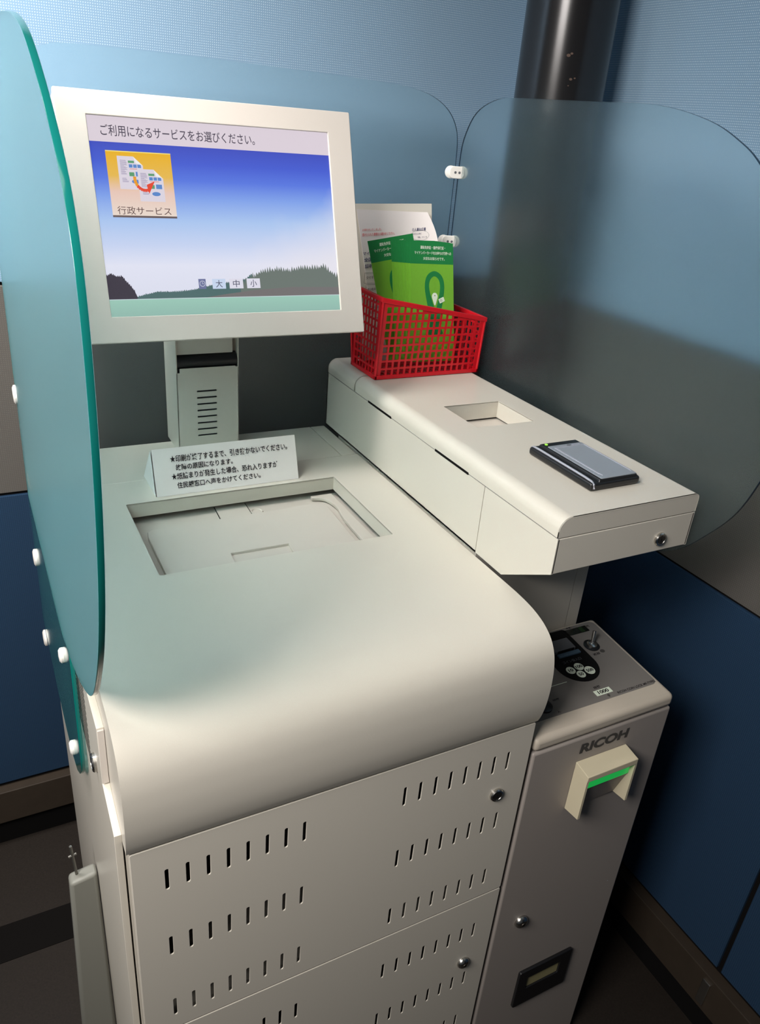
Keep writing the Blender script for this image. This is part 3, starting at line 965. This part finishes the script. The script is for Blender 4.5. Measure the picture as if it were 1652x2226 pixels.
ptxt(b, '「夢」づくり', .6920, .5345, .7120, .5375, .002)
drop(b).build('blue_heading', INKB, p2)
b = MB()
ptxt(b, 'マイナンバーカードで', .5790, .5030, .6500, .5090, .012)
ptxt(b, '全国のコンビニで', .5820, .4910, .6500, .4985, .014)
ptxt(b, '証明書がとれます', .5845, .4795, .6520, .4870, .014)
c_ = MB().sheet(circle(.697, .5400, .0195, 28, .0095), [circle(.697, .5400, .0192, 28, .0092)], .0001, XZ)
drop(c_).build('blue_oval', INKB, p2)
drop(b).build('blue_text', INKB, p2)
b = MB()
for k in range(4):
    z0 = .4715 - .0215 * k
    xs = .5850 + .0045 * k
    b.sheet(rect(xs, z0 - .0195, .66, z0), [rect(xs + .0005, z0 - .0190, .6595, z0 - .0005)], .0001, XZ)
    ptxt(b, ('交付手数料', '利用時間', '取得できる証明書', '利用できるコンビニ')[k], xs + .004, z0 - .012, xs + .030, z0 - .0065, .004)
drop(b).build('table_print', INKG, p2)

# ------------------------------------------------------------------ green leaflets
LW, LH = .0930, .2150
def leaf_mesh():
    b = MB()
    b.sheet(rect(0, 0, LW, LH - .0385), [], .0011, Matrix.Identity(4), 0, 0)
    b.sheet(rect(0, LH - .0385, LW, LH, .0), [], .0011, Matrix.Identity(4), 0, 1)
    return b
def loop_emblem():
    b = MB()
    o, i_ = [], []
    cx, cy = .0510, .1210
    outer = smooth_closed([(cx - .0185, cy + .012), (cx - .014, cy + .030), (cx, cy + .0375), (cx + .014, cy + .030), (cx + .0185, cy + .012), (cx + .014, cy - .016),
                           (cx + .009, cy - .036), (cx + .011, cy - .052), (cx + .013, cy - .062), (cx - .013, cy - .062), (cx - .011, cy - .052), (cx - .009, cy - .036), (cx - .014, cy - .016)], 4)
    inner = smooth_closed([(cx - .0105, cy + .012), (cx - .008, cy + .024), (cx, cy + .0295), (cx + .008, cy + .024), (cx + .0105, cy + .012), (cx + .007, cy - .006), (cx + .001, cy - .022), (cx - .006, cy - .006)], 4)
    outer = [(cx + 1.15 * (x - cx), cy + 1.15 * (y - cy)) for x, y in outer]
    inner = [(cx + 1.15 * (x - cx), cy + 1.15 * (y - cy)) for x, y in inner]
    b.sheet(outer, [inner], .0002, Matrix.Translation((0, 0, .0003)), 0, 0)
    drop_ = smooth_closed([(cx - .0062, cy - .002), (cx - .003, cy + .0035), (cx + .003, cy + .0035), (cx + .0062, cy - .002), (cx + .004, cy - .010), (cx, cy - .019), (cx - .004, cy - .010)], 4)
    b.sheet(drop_, [], .0002, Matrix.Translation((0, 0, .0005)), 0, 1)
    b.sheet(circle(cx, cy - .001, .0010, 10), [], .0002, Matrix.Translation((0, 0, .0007)), 0, 2)
    c, s_ = math.cos(.4), math.sin(.4)
    cd = [(cx + .0150 + c * x - s_ * y, cy - .0090 + s_ * x + c * y) for x, y in rect(-.0060, -.0042, .0060, .0042, .001)]
    b.sheet(cd, [], .0002, Matrix.Translation((0, 0, .0006)), 0, 1)
    for dy in (.0012, -.0012):
        cd = [(cx + .0150 + c * x - s_ * y, cy - .0090 + s_ * x + c * y) for x, y in rect(-.0040, dy - .0003, .0010, dy + .0003)]
        b.sheet(cd, [], .0002, Matrix.Translation((0, 0, .0008)), 0, 2)
    return b
def leaf_text():
    b = MB()
    I = Matrix.Identity(4)
    put_text(b, '運転免許証・健康保険証・', .0215, .2025, .0750, .2085, I, .014, .0006)
    put_text(b, 'マイナンバーカードをお持ちの皆様への', .0090, .1930, .0880, .1990, I, .014, .0006)
    put_text(b, '大切なお知らせです。', .0270, .1832, .0735, .1890, I, .014, .0006)
    return b
proto = thing('leaflet', (0, 0, 0), 'frontmost green leaflet of the fan, looped emblem fully visible', 'leaflet', 'green leaflets in the red basket')
leaf_mesh().build('page', [GREEN, DGREEN], proto)
loop_emblem().build('emblem', [DGREEN, WINK, INKG], proto)
leaf_text().build('lettering', WINK, proto)
kids = list(proto.children)
def pose(o, tr, rot, lean):
    """top-right corner at tr, turned rot about the view axis, leaning back"""
    u = Vector((math.cos(rot), 0, math.sin(rot)))
    v = Vector((-math.sin(rot), lean, math.cos(rot)))
    Mx = frame((0, 0, 0), u, v)
    c = Vector(tr) - Mx @ Vector((LW, LH, 0))
    o.location = c
    o.rotation_euler = Mx.to_euler()
R_ = math.radians
poses = [((.7590, .6750, .5270), R_(-1.8), .30, 'frontmost green leaflet of the fan, looped emblem fully visible', True)]
for i in range(9):
    q = i + 1
    poses.append(((.7585 - .0034 * q + (.0010 if i % 2 else 0), .6750 + .0016 * q, .5272 + .0002 * q), R_(-1.8 + .10 * q), .30,
                  'one of the green leaflets packed tightly behind the front one, only its spine edge showing', False))
poses.append(((.6840, .6985, .5405), R_(9.0), .28, 'rearmost green leaflet of the fan, tilted left with its text half covered', True))
for i, (tr, ro_, le, lab, full) in enumerate(poses):
    if i == 0:
        o = proto
    else:
        o = proto.copy()
        COL.objects.link(o)
        for c in kids:
            if full or c.name.startswith('page'):
                k = c.copy()
                COL.objects.link(k)
                k.parent = o
    o['label'] = lab
    pose(o, tr, ro_, le)

# ------------------------------------------------------------------ card reader
rd = thing('card_reader', (.688, .155, Ha), 'black and silver contactless card reader lying on the console lid', 'card reader')
z0 = Ha + .0004
x0, x1, y0, y1 = .6435, .7335, .0875, .2270
MB().box((x0, y0, z0), (x1, y1, z0 + .0125), .0045, 4).build('body', BLACK, rd)
b = MB()
b.hexa([(.6575, y0 + .001, z0 + .010), (.7285, y0 + .001, z0 + .010), (.7285, y1 - .002, z0 + .010), (.6575, y1 - .002, z0 + .010),
        (.6600, y0 + .003, z0 + .0158), (.7275, y0 + .003, z0 + .0158), (.7275, y1 - .005, z0 + .0158), (.6600, y1 - .005, z0 + .0158)], .0015, 3)
b.build('raised_deck', BLACK, rd)
b = MB().sheet(rect(.6625, .0905, .7265, .2085, .002, 3), [], .0012, TOP(z0 + .0168), .0004)
b.build('silver_plate', SILVER, rd)
b = MB()
b.sheet([(.6690, .1990), (.6725, .1990), (.6715, .0985), (.6690, .1050)], [], .0010, TOP(z0 + .0174), .0002)
b.sheet([(.7235, .1990), (.7255, .1990), (.7255, .1050), (.7235, .0985)], [], .0010, TOP(z0 + .0174), .0002)
b.sheet([(.6690, .1990), (.7255, .1990), (.7255, .2005), (.6690, .2005)], [], .0010, TOP(z0 + .0174), .0002)
b.build('raised_guides', SILVERB, rd)
for xx in (.6485,):
    MB().tube([(xx, y1 - .001, z0 + .006), (xx, y1 - .0015, z0 + .0105), (xx, y1 - .005, z0 + .0128), (xx, y1 - .02, z0 + .0134), (xx, y0 + .02, z0 + .0134),
               (xx, y0 + .006, z0 + .0126), (xx, y0 + .0005, z0 + .0095), (xx, y0 - .0008, z0 + .0045)], .0017, 10).build('side_rail', SILVERB, rd)
MB().lathe([(.0024, z0 + .0156), (.0024, z0 + .0166), (.0003, z0 + .0168)], Matrix.Translation((.6668, .2165, 0)), 14).build('status_light', LEDD, rd)
b = MB()
b.sheet(circle(.6990, .2037, .0042, 20, .0020), [], .0003, TOP(z0 + .0171))
b.build('oval_mark', SLATE, rd)
MB().sheet(rect(.7050, .2024, .7190, .2050, .0006, 3), [], .0003, TOP(z0 + .0171)).build('grey_mark', SILVERB, rd)

# ------------------------------------------------------------------ coin machine
cm = thing('coin_machine', (.69, .1, FLOOR), 'beige-grey coin and banknote payment machine right of the slotted doors', 'payment machine')
KX0, KX1, KY1 = .5565, .8290, .1985
SL_ = .0816
def ztop(y):
    return -.0405 + SL_ * y
ZSM = -.0640
MB().box((KX0, 0.0, FLOOR), (KX1, KY1, ZSM - .0012), .0045, 3).build('cabinet', COINW, cm)
b = MB().hexa([(KX0, -.0005, ZSM), (KX1, -.0005, ZSM), (KX1, KY1, ZSM), (KX0, KY1, ZSM),
               (KX0, -.0005, ztop(0)), (KX1, -.0005, ztop(0)), (KX1, KY1, ztop(KY1)), (KX0, KY1, ztop(KY1))], .0085, 5)
b.build('top_cover', COINCAP, cm)
KT = frame((0, 0, -.0405), (1, 0, 0), (0, 1, SL_))
def kt(k):
    return KT @ Matrix.Translation((0, 0, .0003 * k))
MB().sheet(rect(.570, .0300, .8200, .1915, .010, 5), [], .0010, kt(1)).build('control_panel', PANEL, cm)
ov = [(.7180 + .0375 * math.cos(math.radians(a)), .1090 + .0375 * math.sin(math.radians(a))) for a in range(180, 361, 9)] + rect(.6805, .15, .7555, .1885, .006)[6:18]
b = MB().sheet(ov, [], .0010, kt(3))
for (x, y, r, s) in ((.7003, .1012, .0078, '10'), (.7190, .1040, .0080, '100'), (.7112, .0885, .0075, '50'), (.7310, .0912, .0088, '500')):
    b.sheet(circle(x, y, r, 28), [], .0003, kt(4.5), 0, 1)
    hw = .0022 * len(s)
    put_text(b, s, x - hw, y - .0030, x + hw, y + .0030, kt(5), .03, .0001, 2)
put_text(b, 'コイン投入口', .6990, .1165, .7360, .1225, kt(4), .0, .0001, 3)
co_ = b.build('coin_surround', [INKK, WINK, INK, SLATE], cm)
b = MB()
b.box((.6965, .1390, 0), (.7400, .1640, .0070), .0015, 2, kt(3))
b.build('coin_slot', SLATE, co_)
MB().box((.7000, .1290, 0), (.7440, .1370, .0035), .001, 2, kt(3)).build('coin_guide', BLUEPL, co_)
MB().box((.7030, .1375, .0), (.7350, .1388, .0074), 0, 2, kt(3)).build('coin_gap', VOID, co_)
b = MB().sheet(rect(.7510, .1712, .7985, .1850), [], .0010, kt(3))
b.sheet(rect(.7820, .1720, .7900, .1842), [], .0002, kt(3.6), 0, 1)
b.build('amount_display', [DISP, DISPG], cm)
Ml = KT @ Matrix.Translation((.7745, .1385, .0006))
lv = MB().lathe([(.0135, 0), (.0135, .0014), (.0120, .0018), (.0005, .0018)], Ml, 32, 1)
lv.lathe([(.0088, .0018), (.0086, .0042), (.0062, .0058), (.0040, .0062), (.0030, .0080), (.0005, .0084)], Ml, 32)
lv.tube([Ml @ Vector((0, 0, .004)), Ml @ Vector((.003, .004, .014)), Ml @ Vector((.0062, .0080, .0235))], .0030, 14)
lv.build('return_lever', [CHROME, BLACK], cm)
b = MB()
b.lathe([(.0135, 0), (.0135, .0030), (.0115, .0042), (.0005, .0042)], KT @ Matrix.Translation((.6085, .0520, .0006)), 32)
b.build('key_switch', BLACK, cm)
b = MB()
b.sheet(rect(.7035, .0400, .7352, .0507), [], .0004, kt(3))
put_text(b, '1000', .7092, .0421, .7298, .0487, kt(3), .03, .0003, 1)
b.build('banknote_label', [WINK, INK], cm)
KM = kt(2)
for tx, q in (('紙幣', (.7095, .0540, .7230, .0590)), ('RICOH COIN LOCK MF-TYPE2', (.7400, .0328, .8185, .0372)), ('返却', (.7620, .1165, .7760, .1215)),
              ('金額', (.7600, .1868, .7720, .1905)), ('円', (.7995, .1790, .8050, .1840)), ('切替', (.6300, .0555, .6430, .0590)), ('入', (.6220, .0330, .6275, .0372))):
    put_text(MB(), tx, *q, KM, .020, .0002).build('panel_marking', INK, cm)
MB().sheet([(.7215, .0385), (.7215, .0365), (.7195, .0365), (.7225, .0322), (.7255, .0365), (.7238, .0365), (.7238, .0385)], [], .0003, kt(3)).build('arrow_mark', INKG, cm)
MB().sheet(circle(.7838, .1215, .0045, 20, .0036), [], .0003, kt(3)).build('return_mark', INKG, cm)
MB().sheet(rect(.6100, .0822, .6775, .0832), [], .0003, kt(3)).build('panel_line', WINK, cm)
b = MB()
put_text(b, 'RICOH', .6480, -.0975, .7430, -.0785, FRONT(0), .040, .0006, skew=.08)
b.build('maker_name', INKG, cm)
# banknote inlet: open hood with two cheeks
nx0, nx1 = .6465, .7465
b = MB()
b.hexa([(nx0, -.0300, -.1280), (nx1, -.0300, -.1280), (nx1, 0, -.1280), (nx0, 0, -.1280),
        (nx0, -.0300, -.1175), (nx1, -.0300, -.1175), (nx1, 0, -.1125), (nx0, 0, -.1125)], .0012, 2)
for xa in (nx0, nx1 - .0040):
    b.prism([(-.0295, -.1270), (-.0005, -.1270), (-.0005, -.2085), (-.0295, -.2040)], xa, xa + .0040)
nb = b.build('banknote_inlet', BEIGE, cm)
MB().box((nx0 + .0042, -.0225, -.1525), (nx1 - .0042, -.0040, -.1300), .002, 2).build('green_light', LED, nb)
MB().prism([(-.0205, -.1528), (-.0005, -.1528), (-.0005, -.2070), (-.0045, -.2070)], nx0 + .0042, nx1 - .0042).build('note_ramp', COINW, nb)
lock(cm, frame((.6106, 0, -.456), (1, 0, 0), (0, 0, 1)), .0125, 'dome')
# coin return
fx0, fx1, fz0, fz1 = .6375, .7575, -.7110, -.6110
b = MB().sheet(rect(fx0, fz0, fx1, fz1, .004, 3), [rect(.6585, -.6660, .7330, -.6345)], .0060, FRONT(-.0058), .0012)
cr = b.build('coin_return', BLACK, cm)
MB().box((.6580, -.0022, -.6665), (.7335, -.0006, -.6340)).build('return_flap', mat('olive_plastic', rgb(150, 142, 104), 0.5), cr)

# ------------------------------------------------------------------ panel box and bracket left of the cabinet
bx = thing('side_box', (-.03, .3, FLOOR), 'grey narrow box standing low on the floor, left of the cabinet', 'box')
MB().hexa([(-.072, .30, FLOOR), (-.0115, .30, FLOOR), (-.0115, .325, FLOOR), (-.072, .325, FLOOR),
           (-.0530, .30, -.378), (-.0115, .30, -.371), (-.0115, .325, -.371), (-.0530, .325, -.378)], .006, 3).build('casing', mat('shaded_grey_paint', rgb(128, 128, 120), 0.5), bx)  # grey darkened in the colour to stand in for shade on the box
b = MB()
b.tube([(-.0405, .315, -.378), (-.0440, .315, -.312)], .0022, 10)
b.tube([(-.0485, .315, -.334), (-.0370, .315, -.331)], .0022, 10)
b.build('support_rod', mat('dull_metal', rgb(120, 118, 112), 0.4, 0.8), bx)
